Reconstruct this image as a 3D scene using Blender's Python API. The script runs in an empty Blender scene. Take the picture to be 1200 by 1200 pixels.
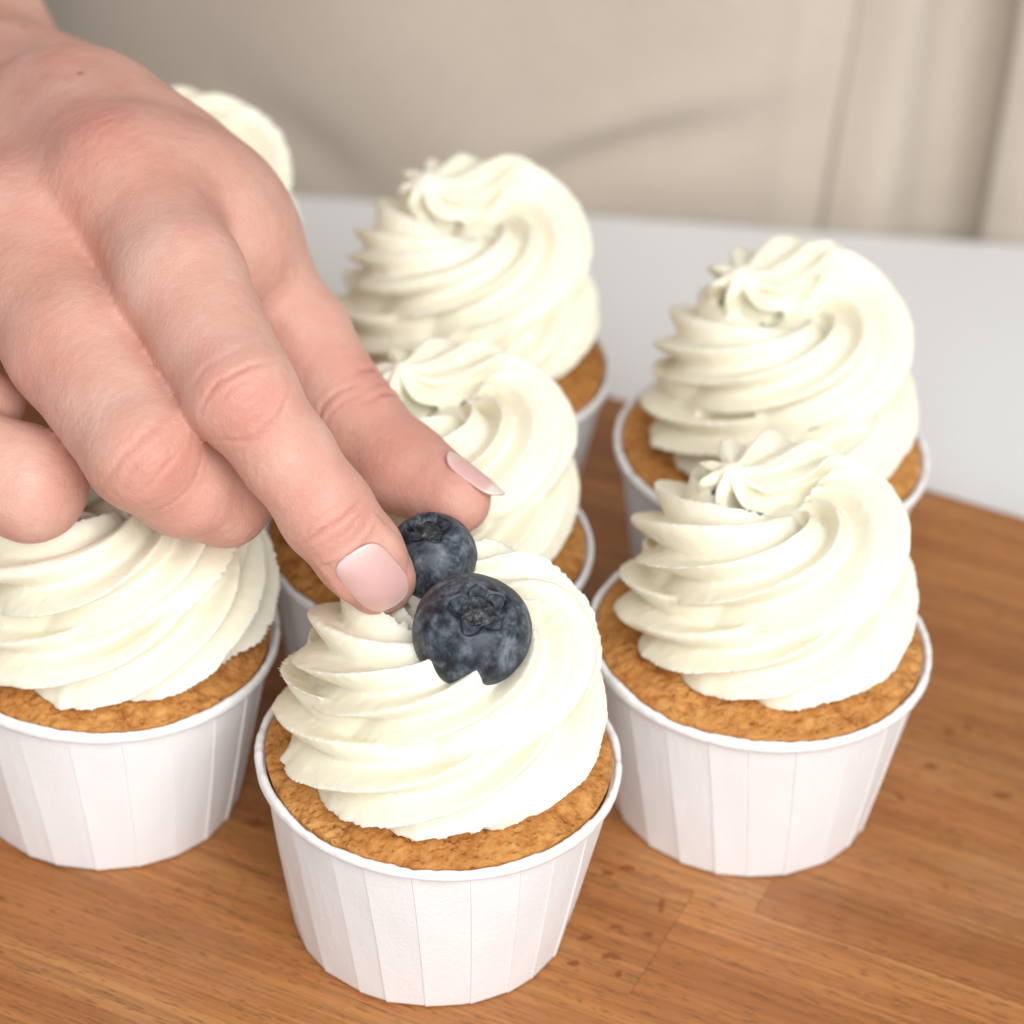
import bpy, math, random
import numpy as np
from mathutils import Matrix, Vector

sc = bpy.context.scene
col = sc.collection
MM = 0.001
R_ = math.radians

# ------------------------------------------------------------------ camera
PITCH, ROLL, DIST, FPX = R_(34.6), R_(3.955), 679.6, 3600.0      # solved from the paper cups' outlines
CAM = np.array([0, -DIST*math.cos(PITCH), DIST*math.sin(PITCH)])
FW = np.array([0, math.cos(PITCH), -math.sin(PITCH)])
_r = np.array([1.0, 0, 0]); _u = np.cross(_r, FW)
RT = math.cos(ROLL)*_r + math.sin(ROLL)*_u
UP = -math.sin(ROLL)*_r + math.cos(ROLL)*_u
cd = bpy.data.cameras.new('camera'); cam = bpy.data.objects.new('camera', cd); col.objects.link(cam)
cam.matrix_world = Matrix(((RT[0], UP[0], -FW[0], CAM[0]*MM), (RT[1], UP[1], -FW[1], CAM[1]*MM), (RT[2], UP[2], -FW[2], CAM[2]*MM), (0, 0, 0, 1)))
cd.sensor_fit = 'HORIZONTAL'; cd.sensor_width = 24.0; cd.lens = 24.0*FPX/1200
cd.clip_start = 0.01; cd.clip_end = 50
cd.dof.use_dof = True; cd.dof.focus_distance = 0.528; cd.dof.aperture_fstop = 8.0; cd.dof.aperture_blades = 9
sc.camera = cam

# ------------------------------------------------------------------ light
w = bpy.data.worlds.new('World'); sc.world = w; w.use_nodes = True
w.node_tree.nodes['Background'].inputs[0].default_value = (1.0, 0.99, 0.98, 1)
w.node_tree.nodes['Background'].inputs[1].default_value = 0.36
def area(name, loc, tgt, sx, sy, power, color):
    l = bpy.data.lights.new(name, 'AREA'); l.shape = 'RECTANGLE'; l.size = sx; l.size_y = sy; l.energy = power; l.color = color
    o = bpy.data.objects.new(name, l); col.objects.link(o)
    o.location = loc; o.rotation_euler = (Vector(tgt)-Vector(loc)).to_track_quat('-Z', 'Y').to_euler()
    return o
area('window_light', (0.42, -1.30, 1.06), (0.0, -0.02, 0.05), 1.6, 1.2, 37, (0.97, 0.985, 1.0))
sc.view_settings.view_transform = 'Standard'; sc.view_settings.look = 'None'
sc.view_settings.exposure = 0.07; sc.view_settings.gamma = 1.0
sc.view_settings.use_curve_mapping = False

# ------------------------------------------------------------------ helpers
def at(px, py, d):
    """photo pixel and depth along the view axis (mm) -> world point (mm)"""
    return CAM + d*(FW + RT*(px-600)/FPX - UP*(py-600)/FPX)
def on_z(px, py, z):
    v = FW + RT*(px-600)/FPX - UP*(py-600)/FPX
    return CAM + v*(z-CAM[2])/v[2]

def tag(o, label=None, cat=None, group=None, kind=None):
    for k, v in (('label', label), ('category', cat), ('group', group), ('kind', kind)):
        if v: o[k] = v
    return o
def empty(name, loc=(0, 0, 0), rz=0):
    o = bpy.data.objects.new(name, None); col.objects.link(o)
    o.location = loc; o.rotation_euler = (0, 0, rz); o.empty_display_size = 0.01
    return o
def mesh_obj(name, V, F, mat, parent=None, smooth=True, scale=MM):
    me = bpy.data.meshes.new(name)
    V = np.asarray(V, np.float64)*scale
    F = np.asarray(F) if not isinstance(F, list) else F
    if isinstance(F, np.ndarray):
        n, k = F.shape
        me.vertices.add(len(V)); me.vertices.foreach_set('co', V.astype(np.float32).ravel())
        me.loops.add(n*k); me.loops.foreach_set('vertex_index', F.astype(np.int32).ravel())
        me.polygons.add(n); me.polygons.foreach_set('loop_start', np.arange(0, n*k, k, dtype=np.int32))
        me.update(calc_edges=True); me.validate()
    else:
        me.from_pydata(V.tolist(), [], F); me.update()
    me.polygons.foreach_set('use_smooth', np.full(len(me.polygons), smooth))
    me.materials.append(mat)
    o = bpy.data.objects.new(name, me); col.objects.link(o)
    if parent: o.parent = parent
    return o
def attr(o, name, vals):
    a = o.data.attributes.new(name, 'FLOAT', 'POINT'); a.data.foreach_set('value', np.asarray(vals, np.float32))

def grid_faces(m, k, wrap_k=True, wrap_m=False):
    i = np.arange(m if wrap_m else m-1)[:, None]; j = np.arange(k if wrap_k else k-1)[None, :]
    i2 = (i+1) % m; j2 = (j+1) % k
    return np.stack([i*k+j+0*i2, i*k+j2, i2*k+j2, i2*k+j], -1).reshape(-1, 4)

def _hash(ix, iy, iz, seed):
    h = (ix.astype(np.int64)*374761393 + iy.astype(np.int64)*668265263 + iz.astype(np.int64)*2147483647 + seed*974634777) & 0xffffffff
    h = ((h ^ (h >> 13))*1274126177) & 0xffffffff
    h = (h ^ (h >> 16))
    return (h & 0xffffff)/float(0xffffff)*2-1
def vnoise(P, freq, seed=0):
    """smooth value noise in [-1, 1] at points P (n, 3)"""
    q = np.asarray(P)*freq
    i = np.floor(q).astype(np.int64); f = q-i; f = f*f*(3-2*f)
    out = 0
    for dx in (0, 1):
        for dy in (0, 1):
            for dz in (0, 1):
                wgt = (f[:, 0] if dx else 1-f[:, 0])*(f[:, 1] if dy else 1-f[:, 1])*(f[:, 2] if dz else 1-f[:, 2])
                out = out + wgt*_hash(i[:, 0]+dx, i[:, 1]+dy, i[:, 2]+dz, seed)
    return out
def fbm(P, freq, octv=4, seed=0, gain=.5):
    s = 0; a = 1.0
    for k in range(octv):
        s = s + a*vnoise(P, freq*2**k, seed+k*17); a *= gain
    return s

def smooth_mesh(V, F, it, lam=.5):
    E = np.vstack([F[:, [0, 1]], F[:, [1, 2]], F[:, [2, 3]], F[:, [3, 0]]])
    deg = np.bincount(E.ravel(), minlength=len(V)).astype(float)
    for k in range(it):
        S = np.stack([np.bincount(E[:, 0], V[E[:, 1], c], len(V))+np.bincount(E[:, 1], V[E[:, 0], c], len(V)) for c in range(3)], -1)
        V = V + lam*(S/deg[:, None]-V)
    return V

# ------------------------------------------------------------------ materials
class NT:
    def __init__(self, name):
        self.m = bpy.data.materials.new(name); self.m.use_nodes = True
        self.t = self.m.node_tree; self.b = self.t.nodes['Principled BSDF']
    def n(self, typ, **kw):
        nd = self.t.nodes.new(typ)
        for k, v in kw.items():
            if k.startswith('i_'):
                key = k[2:]; key = int(key) if key.isdigit() else key.replace('_', ' ')
                nd.inputs[key].default_value = v
            else: setattr(nd, k, v)
        return nd
    def l(self, a, b): self.t.links.new(a, b)
    def set(self, **kw):
        for k, v in kw.items(): self.b.inputs[k.replace('_', ' ')].default_value = v
    def noise(self, vec, scale, detail=4, rough=.5, dist=0):
        nd = self.n('ShaderNodeTexNoise'); nd.inputs['Scale'].default_value = scale; nd.inputs['Detail'].default_value = detail
        nd.inputs['Roughness'].default_value = rough; nd.inputs['Distortion'].default_value = dist
        if vec is not None: self.l(vec, nd.inputs['Vector'])
        return nd.outputs['Fac']
    def obj(self): return self.n('ShaderNodeTexCoord').outputs['Object']
    def mapping(self, vec, scale=(1, 1, 1), rot=(0, 0, 0), loc=(0, 0, 0)):
        nd = self.n('ShaderNodeMapping'); nd.inputs['Scale'].default_value = scale; nd.inputs['Rotation'].default_value = rot; nd.inputs['Location'].default_value = loc
        self.l(vec, nd.inputs['Vector']); return nd.outputs[0]
    def ramp(self, fac, stops, interp='LINEAR'):
        nd = self.n('ShaderNodeValToRGB'); cr = nd.color_ramp; cr.interpolation = interp
        while len(cr.elements) < len(stops): cr.elements.new(.5)
        for e, (p, c) in zip(cr.elements, stops): e.position = p; e.color = (*c, 1) if len(c) == 3 else c
        self.l(fac, nd.inputs[0]); return nd.outputs[0]
    def mix(self, fac, a, b, mode='MIX'):
        nd = self.n('ShaderNodeMix', data_type='RGBA', blend_type=mode)
        for s, v in ((nd.inputs[0], fac), (nd.inputs[6], a), (nd.inputs[7], b)):
            if isinstance(v, (int, float)): s.default_value = v
            elif isinstance(v, tuple): s.default_value = (*v, 1)
            else: self.l(v, s)
        return nd.outputs[2]
    def math(self, op, a, b=None, c=None, clamp=False):
        nd = self.n('ShaderNodeMath', operation=op, use_clamp=clamp)
        for k, v in enumerate((a, b, c)):
            if v is None: continue
            if isinstance(v, (int, float)): nd.inputs[k].default_value = v
            else: self.l(v, nd.inputs[k])
        return nd.outputs[0]
    def bump(self, h, strength, dist, normal=None):
        nd = self.n('ShaderNodeBump'); nd.inputs['Strength'].default_value = strength; nd.inputs['Distance'].default_value = dist
        self.l(h, nd.inputs['Height'])
        if normal is not None: self.l(normal, nd.inputs['Normal'])
        return nd.outputs[0]
    def color(self, s): self.l(s, self.b.inputs['Base Color'])
    def normal(self, s): self.l(s, self.b.inputs['Normal'])
    def at(self, name): return self.n('ShaderNodeAttribute', attribute_name=name).outputs['Fac']

def mat_cream():
    t = NT('whipped_cream'); o = t.obj()
    t.color(t.ramp(t.noise(o, 90, 3), [(.3, (.88, .83, .665)), (.7, (.895, .85, .705))]))
    t.set(Roughness=.38, Subsurface_Weight=.4, Subsurface_Radius=(1.0, .8, .42), Subsurface_Scale=.0020, Specular_IOR_Level=.35)
    h = t.math('ADD', t.noise(o, 900, 4, .6), t.math('MULTIPLY', t.noise(o, 260, 3), 1.3))
    t.normal(t.bump(h, .11, .0006))
    return t.m
def mat_sponge():
    t = NT('sponge_cake'); o = t.obj()
    n1 = t.noise(o, 330, 6, .7, .3); n2 = t.noise(o, 60, 3)
    base = t.ramp(n1, [(.28, (.24, .075, .015)), (.44, (.57, .245, .062)), (.60, (.70, .355, .105)), (.8, (.80, .49, .18))])
    base = t.mix(t.ramp(n2, [(.4, (0, 0, 0)), (.7, (1, 1, 1))]), base, (.46, .165, .034), 'MIX')
    base = t.mix(.55, base, t.ramp(n1, [(.30, (.26, .085, .018)), (.5, (.54, .24, .065)), (.75, (.70, .39, .13))]))
    v = t.n('ShaderNodeTexVoronoi'); v.inputs['Scale'].default_value = 620; t.l(o, v.inputs['Vector'])
    pores = t.ramp(v.outputs['Distance'], [(.08, (0, 0, 0)), (.30, (1, 1, 1))])
    t.color(t.mix(t.math('MULTIPLY', t.math('SUBTRACT', 1.0, pores), .16), base, (.20, .06, .012)))
    t.set(Roughness=.75, Subsurface_Weight=.08, Subsurface_Radius=(1, .5, .2), Subsurface_Scale=.001, Specular_IOR_Level=.3)
    h = t.math('ADD', t.math('MULTIPLY', n1, 1.0), t.math('MULTIPLY', pores, .35))
    t.normal(t.bump(h, .9, .0009))
    return t.m
def mat_paper():
    t = NT('white_paper'); o = t.obj()
    t.color(t.ramp(t.noise(o, 60, 3), [(.3, (.862, .866, .872)), (.7, (.89, .894, .90))]))
    t.set(Roughness=.55, Specular_IOR_Level=.35, Subsurface_Weight=.15, Subsurface_Radius=(1, 1, 1), Subsurface_Scale=.0008)
    h = t.math('ADD', t.noise(o, 1500, 3), t.math('MULTIPLY', t.noise(t.mapping(o, (1, 1, .35)), 120, 3), 2.2))
    t.normal(t.bump(h, .16, .0006))
    return t.m
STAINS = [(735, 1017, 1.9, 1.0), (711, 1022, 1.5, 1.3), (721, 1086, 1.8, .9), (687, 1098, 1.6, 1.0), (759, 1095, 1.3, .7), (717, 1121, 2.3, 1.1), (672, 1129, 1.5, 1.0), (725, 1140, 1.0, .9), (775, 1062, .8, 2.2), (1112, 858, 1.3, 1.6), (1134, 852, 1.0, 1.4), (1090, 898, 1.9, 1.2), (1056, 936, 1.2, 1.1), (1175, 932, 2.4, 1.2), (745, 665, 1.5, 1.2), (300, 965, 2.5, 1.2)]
def mat_wood(tone):
    t = NT('beech_strip'); o = t.obj()
    # the strip runs along its own x axis
    g1 = t.noise(t.mapping(o, (5, 120, 60)), 1, 5, .6, .6)          # broad figure
    g2 = t.noise(t.mapping(o, (30, 1250, 700)), 1, 4, .6)            # fine fibre
    fl = t.noise(t.mapping(o, (300, 1900, 1200)), 1, 2, .5)           # short ray flecks
    dark = tuple(c*tone for c in (.29, .096, .024)); mid = tuple(c*tone for c in (.42, .162, .047)); light = tuple(c*tone for c in (.53, .245, .08))
    c = t.ramp(g1, [(.28, dark), (.5, mid), (.75, light)])
    c = t.mix(t.math('MULTIPLY', t.ramp(g2, [(.32, (1, 1, 1)), (.58, (0, 0, 0))]), .62), c, tuple(v*.45 for v in mid))
    c = t.mix(t.math('MULTIPLY', t.ramp(fl, [(.585, (0, 0, 0)), (.66, (1, 1, 1))]), .62), c, tuple(v*.36 for v in mid))
    geo = t.n('ShaderNodeNewGeometry').outputs['Position']
    wear = t.ramp(t.noise(geo, 22, 5, .65), [(.52, (0, 0, 0)), (.78, (1, 1, 1))])
    c = t.mix(t.math('MULTIPLY', wear, .16), c, (.62, .44, .30))
    # old berry-juice stains in the wood
    jit = t.n('ShaderNodeVectorMath', operation='ADD'); t.l(geo, jit.inputs[0])
    nn = t.n('ShaderNodeTexNoise'); nn.inputs['Scale'].default_value = 700; nn.inputs['Detail'].default_value = 3; t.l(geo, nn.inputs['Vector'])
    sc3 = t.n('ShaderNodeVectorMath', operation='SCALE'); t.l(nn.outputs['Color'], sc3.inputs[0]); sc3.inputs['Scale'].default_value = .0022; t.l(sc3.outputs[0], jit.inputs[1])
    spot = None
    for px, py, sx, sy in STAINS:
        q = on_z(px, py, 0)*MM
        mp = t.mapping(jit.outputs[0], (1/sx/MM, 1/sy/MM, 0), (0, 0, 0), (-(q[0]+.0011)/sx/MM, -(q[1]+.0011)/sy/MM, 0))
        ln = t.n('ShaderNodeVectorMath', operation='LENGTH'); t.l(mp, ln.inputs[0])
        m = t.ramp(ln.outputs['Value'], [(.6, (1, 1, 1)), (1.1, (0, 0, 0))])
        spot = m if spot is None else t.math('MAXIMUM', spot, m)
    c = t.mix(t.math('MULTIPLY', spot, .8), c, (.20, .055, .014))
    t.color(c)
    rg = t.ramp(t.noise(geo, 60, 4), [(.3, (.40,)*3), (.7, (.55,)*3)]); t.l(rg, t.b.inputs['Roughness'])
    t.set(Specular_IOR_Level=.4)
    t.normal(t.bump(t.math('ADD', g2, t.math('MULTIPLY', fl, .6)), .18, .0006))
    return t.m
def mat_skin():
    t = NT('skin'); o = t.obj()
    flush_and_shade, mole = t.at('flush_and_shade'), t.at('mole')
    n1 = t.noise(o, 55, 4, .6); n2 = t.noise(o, 190, 3)
    c = t.ramp(n1, [(.3, (.58, .285, .21)), (.5, (.64, .35, .27)), (.72, (.69, .425, .345))])
    c = t.mix(t.math('MULTIPLY', t.ramp(n2, [(.45, (0, 0, 0)), (.7, (1, 1, 1))]), .55), c, (.66, .33, .26))
    c = t.mix(flush_and_shade, c, (.57, .205, .165))  # skin flush, plus shade painted into the joint creases
    c = t.mix(mole, c, (.10, .04, .025))
    t.color(c)
    t.set(Subsurface_Weight=.22, Subsurface_Radius=(1.0, .36, .2), Subsurface_Scale=.0024, Specular_IOR_Level=.38)
    rg = t.ramp(n2, [(.3, (.42,)*3), (.7, (.54,)*3)]); t.l(rg, t.b.inputs['Roughness'])
    v = t.n('ShaderNodeTexVoronoi', feature='DISTANCE_TO_EDGE'); v.inputs['Scale'].default_value = 1150
    t.l(t.mapping(o, (1, 1.5, .8), (.3, .5, .2)), v.inputs['Vector'])
    h = t.math('ADD', t.ramp(v.outputs['Distance'], [(0, (0, 0, 0)), (.25, (1, 1, 1))]), t.math('MULTIPLY', t.noise(o, 700, 4), 1.1))
    t.normal(t.bump(h, .16, .00035))
    return t.m
def mat_nail():
    t = NT('fingernail'); o = t.obj()
    c = t.mix(t.at('free'), t.mix(t.at('moon'), (.69, .41, .375), (.78, .56, .52)), (.82, .70, .63))
    t.color(c)
    t.set(Roughness=.24, Subsurface_Weight=.2, Subsurface_Radius=(1, .4, .3), Subsurface_Scale=.0015, Specular_IOR_Level=.55, Coat_Weight=.15, Coat_Roughness=.12)
    t.normal(t.bump(t.noise(o, 300, 2), .05, .0005))
    return t.m
def mat_berry():
    t = NT('blueberry_skin'); o = t.obj()
    n1 = t.noise(o, 150, 6, .62, 1.2); n2 = t.noise(o, 620, 4, .6); n3 = t.noise(t.mapping(o, (1, 1, .35)), 330, 4, .7, .6)
    f = t.math('ADD', t.math('MULTIPLY', n1, .42), t.math('ADD', t.math('MULTIPLY', n2, .26), t.math('MULTIPLY', n3, .32)))
    c = t.ramp(f, [(.40, (.006, .007, .011)), (.46, (.020, .025, .036)), (.515, (.052, .063, .080)), (.61, (.165, .185, .21))])
    t.color(t.mix(t.at('dark'), c, t.ramp(n2, [(.4, (.010, .010, .011)), (.56, (.05, .05, .052)), (.7, (.16, .15, .14))])))
    t.l(t.ramp(f, [(.40, (.32,)*3), (.58, (.62,)*3)]), t.b.inputs['Roughness'])
    t.set(Specular_IOR_Level=.42)
    t.normal(t.bump(t.math('ADD', n2, n3), .22, .0004))
    return t.m
def mat_calyx():
    t = NT('blueberry_calyx'); o = t.obj()
    t.color(t.ramp(t.noise(o, 700, 5, .6), [(.35, (.010, .013, .020)), (.55, (.055, .066, .085)), (.72, (.17, .165, .16))]))
    t.set(Roughness=.65, Specular_IOR_Level=.3)
    t.normal(t.bump(t.noise(o, 1200, 3), .3, .0004))
    return t.m
def mat_linen(c1, c2, nm):
    t = NT(nm); o = t.obj()
    wv = t.math('ADD', t.noise(t.mapping(o, (3000, 500, 300)), 1, 2), t.noise(t.mapping(o, (300, 500, 3000)), 1, 2))
    c = t.ramp(wv, [(.7, c1), (1.2, c2)])
    t.color(t.mix(t.math('MULTIPLY', t.noise(o, 30, 3), .3), c, c1))
    t.set(Roughness=.9, Specular_IOR_Level=.15, Sheen_Weight=.15)
    t.normal(t.bump(wv, .3, .0005))
    return t.m
def mat_table():
    t = NT('white_tabletop'); o = t.obj()
    t.color(t.ramp(t.noise(o, 8, 3), [(.3, (.72, .722, .722)), (.7, (.76, .762, .762))]))
    t.set(Roughness=.45, Specular_IOR_Level=.4)
    return t.m
CREAM, SPONGE, PAPER, SKIN, NAIL, BERRY, CALYX = mat_cream(), mat_sponge(), mat_paper(), mat_skin(), mat_nail(), mat_berry(), mat_calyx()
LINEN = mat_linen((.51, .43, .35), (.61, .53, .44), 'beige_linen'); TABLE = mat_table()

# ------------------------------------------------------------------ table
def rounded_slab(x0, x1, y0, y1, z0, z1, r):
    """box with rounded top edges"""
    V, F = [], []
    prof = [(0, z0), (0, z1-r)] + [(r-r*math.cos(a), z1-r+r*math.sin(a)) for a in np.linspace(0, math.pi/2, 6)[1:]]
    for ins, z in prof:
        V += [(x0+ins, y0+ins, z), (x1-ins, y0+ins, z), (x1-ins, y1-ins, z), (x0+ins, y1-ins, z)]
    for k in range(len(prof)-1):
        for j in range(4):
            F.append([k*4+j, k*4+(j+1) % 4, k*4+4+(j+1) % 4, k*4+4+j])
    F.append([len(V)-4+j for j in range(4)]); F.append([3, 2, 1, 0])
    return V, F
BT = 18.0
V, F = rounded_slab(-700, 700, -560, 171, -BT-30, -BT, 2.5)
tb = mesh_obj('table', V, F, TABLE, smooth=False)
tag(tb, kind='structure')

# ------------------------------------------------------------------ cutting board: glued beech strips
random.seed(4)
GA = R_(-22.6)
gx = np.array([math.cos(GA), math.sin(GA)]); gn = np.array([-gx[1], gx[0]])
board = empty('cutting_board', (0, 0, -BT*MM), GA)
tag(board, 'rectangular cutting board of glued reddish beech strips lying on the white table', 'cutting board')
bounds = [54.8, 22, -9, -40, -68, -97, -128.3, -166, -199, -232]
cuts = {4: [-70, 95], 5: [83.0, -120], 6: [-150, 160], 3: [10, 190], 2: [-60, 140], 1: [60], 0: [-30, 180], 7: [40], 8: [-90]}
tones = [.98, 1.12, .9, 1.05, .92, 1.16, .93, 1.08, .95, 1.2]
wood = [mat_wood(tn) for tn in (.86, .94, 1.0, 1.08)]
for i in range(len(bounds)-1):
    y1, y0 = bounds[i], bounds[i+1]
    xs = [-260] + sorted(cuts[i]) + [300]
    for k in range(len(xs)-1):
        L, W = xs[k+1]-xs[k]-.05, y1-y0-.05
        V, F = rounded_slab(-L/2, L/2, -W/2, W/2, 0, BT + random.uniform(-.03, .03), .10)
        if i == 0:
            for v in range(len(V)):
                pass
        o = mesh_obj('wood_strip', V, F, wood[3 if (i == 5 and k == 2) else random.randrange(3)], board, smooth=False)
        o.location = ((xs[k]+xs[k+1])/2*MM, (y0+y1)/2*MM, 0)

# ------------------------------------------------------------------ cupcake
H, RRIM, RWALL, RBASE = 38.5, 33.1, 31.5, 25.2

def paper_cup(parent, seed):
    rng = np.random.default_rng(seed)
    NP = 22
    edges = np.linspace(0, 2*np.pi, NP+1)[:-1] + rng.uniform(-.05, .05, NP)
    slant = rng.uniform(-.15, -.09)
    hs = np.linspace(0, 1, 15)
    ang, off = [], []
    for p in range(NP):
        a0 = edges[p]; a1 = edges[(p+1) % NP] + (2*np.pi if p == NP-1 else 0)
        for f, d in ((0.0, .20), (.05, .17), (.3, .08), (.55, .02), (.8, -.02), (.955, -.04), (.985, -.16)):
            ang.append(a0+(a1-a0)*f); off.append((d, (a1-a0), f))
    ang = np.array(ang); K = len(ang)
    V = []
    amp = rng.uniform(.3, 1.6, NP).repeat(7)
    for h in hs:
        r0 = RBASE + (RWALL-RBASE)*(h**.93)
        for j in range(K):
            d, da, f = off[j]
            # flat panels: the middle of a panel lies on the chord
            chord = math.cos(da/2)/math.cos((f-.5)*da)
            flat = 1-(1-chord)*(.72-.5*h)
            a = ang[j] + slant*(h-.5)
            r = r0*flat + d*amp[j]*(.85-.3*h)
            V.append((r*math.cos(a), r*math.sin(a), .15 + h*(H-2.2)))
    V = np.array(V)
    V[:, :2] *= (1 + .005*vnoise(V*np.array([1, 1, .35]), .14, seed) + .0022*vnoise(V*np.array([1, 1, .25]), .5, seed+1))[:, None]
    F = grid_faces(len(hs), K).tolist()
    n0 = len(V)
    # inside wall and floor of the cup
    inner = []
    for h, rr in ((1, RWALL-.5), (0, RBASE-.6)):
        inner += [(rr*math.cos(a), rr*math.sin(a), .6 + h*(H-2.6)) for a in ang]
    V = np.vstack([V, inner])
    for j in range(K):
        j2 = (j+1) % K
        F.append([(len(hs)-1)*K+j, (len(hs)-1)*K+j2, n0+j2, n0+j])
        F.append([n0+j, n0+j2, n0+K+j2, n0+K+j])
    F.append(list(range(n0+K, n0+2*K))); F.append(list(range(K-1, -1, -1)))
    cup = mesh_obj('paper_cup', V, F, PAPER, parent, smooth=False)
    # rolled rim
    M, Kc = 360, 14
    th = np.linspace(0, 2*np.pi, M, endpoint=False)
    ph = np.linspace(0, 2*np.pi, Kc, endpoint=False)
    T, P = np.meshgrid(th, ph, indexing='ij')
    rc = 32.1
    # flattened roll, pinched where each pleat ends
    pin = np.zeros_like(th)
    for e in edges:
        dd = (th-(e+slant*.5)+np.pi) % (2*np.pi)-np.pi
        pin += np.where(dd > 0, np.exp(-dd/.05), np.exp(dd/.008))*rng.uniform(-.1, .9)
    circ = np.stack([np.cos(th)*5, np.sin(th)*5, 0*th], -1)
    wob = .26*vnoise(circ, .5, seed+3) + .14*vnoise(circ, 1.8, seed+4) + .10*vnoise(circ, 5, seed+8)
    ra = (.74 + wob*.5 - .22*pin)[:, None]; rb = (1.15 + wob*.8 - .14*pin)[:, None]
    rr = rc + ra*np.sign(np.cos(P))*np.abs(np.cos(P))**.8
    z = H - 1.3 + (wob*.7)[:, None] + rb*np.sin(P)
    Vr = np.stack([rr*np.cos(T), rr*np.sin(T), z], -1).reshape(-1, 3)
    mesh_obj('rolled_rim', Vr, grid_faces(M, Kc, True, True), PAPER, cup)
    return cup

def sponge(parent, seed):
    nr, nt = 56, 400
    r = np.concatenate([np.linspace(.2, 16, 8), np.linspace(17, 31.0, nr-8)])
    th = np.linspace(0, 2*np.pi, nt, endpoint=False)
    Rr, T = np.meshgrid(r, th, indexing='ij')
    x, y = Rr*np.cos(T), Rr*np.sin(T)
    z = H - .35 + 4.2*(1-(Rr/31)**3.0)
    P = np.stack([x, y, 0*x], -1).reshape(-1, 3)
    n = .42*fbm(P, .22, 2, seed) + .20*fbm(P, .9, 3, seed+9, .85)
    cr = np.abs(vnoise(P, .42, seed+5)); crack = -1.1*np.exp(-(cr/.07)**2)*(vnoise(P, .16, seed+6) > .1)
    z = z.ravel() + n + crack*.7
    V = np.stack([x.ravel(), y.ravel(), z], -1)
    V[:, :2] *= (1+.006*vnoise(P, .5, seed+2)*(Rr.ravel() < 30.5))[:, None]
    F = grid_faces(len(r), nt)
    # side skirt down into the cup
    n0 = len(V); k = len(r)-1
    sk = np.stack([29*np.cos(th), 29*np.sin(th), 0*th+H-8], -1)
    V = np.vstack([V, sk])
    j = np.arange(nt); j2 = (j+1) % nt
    F = np.vstack([F[:, ::-1]*1, np.stack([k*nt+j, n0+j, n0+j2, k*nt+j2], -1)])
    return mesh_obj('sponge', V, F, SPONGE, parent)

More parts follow.
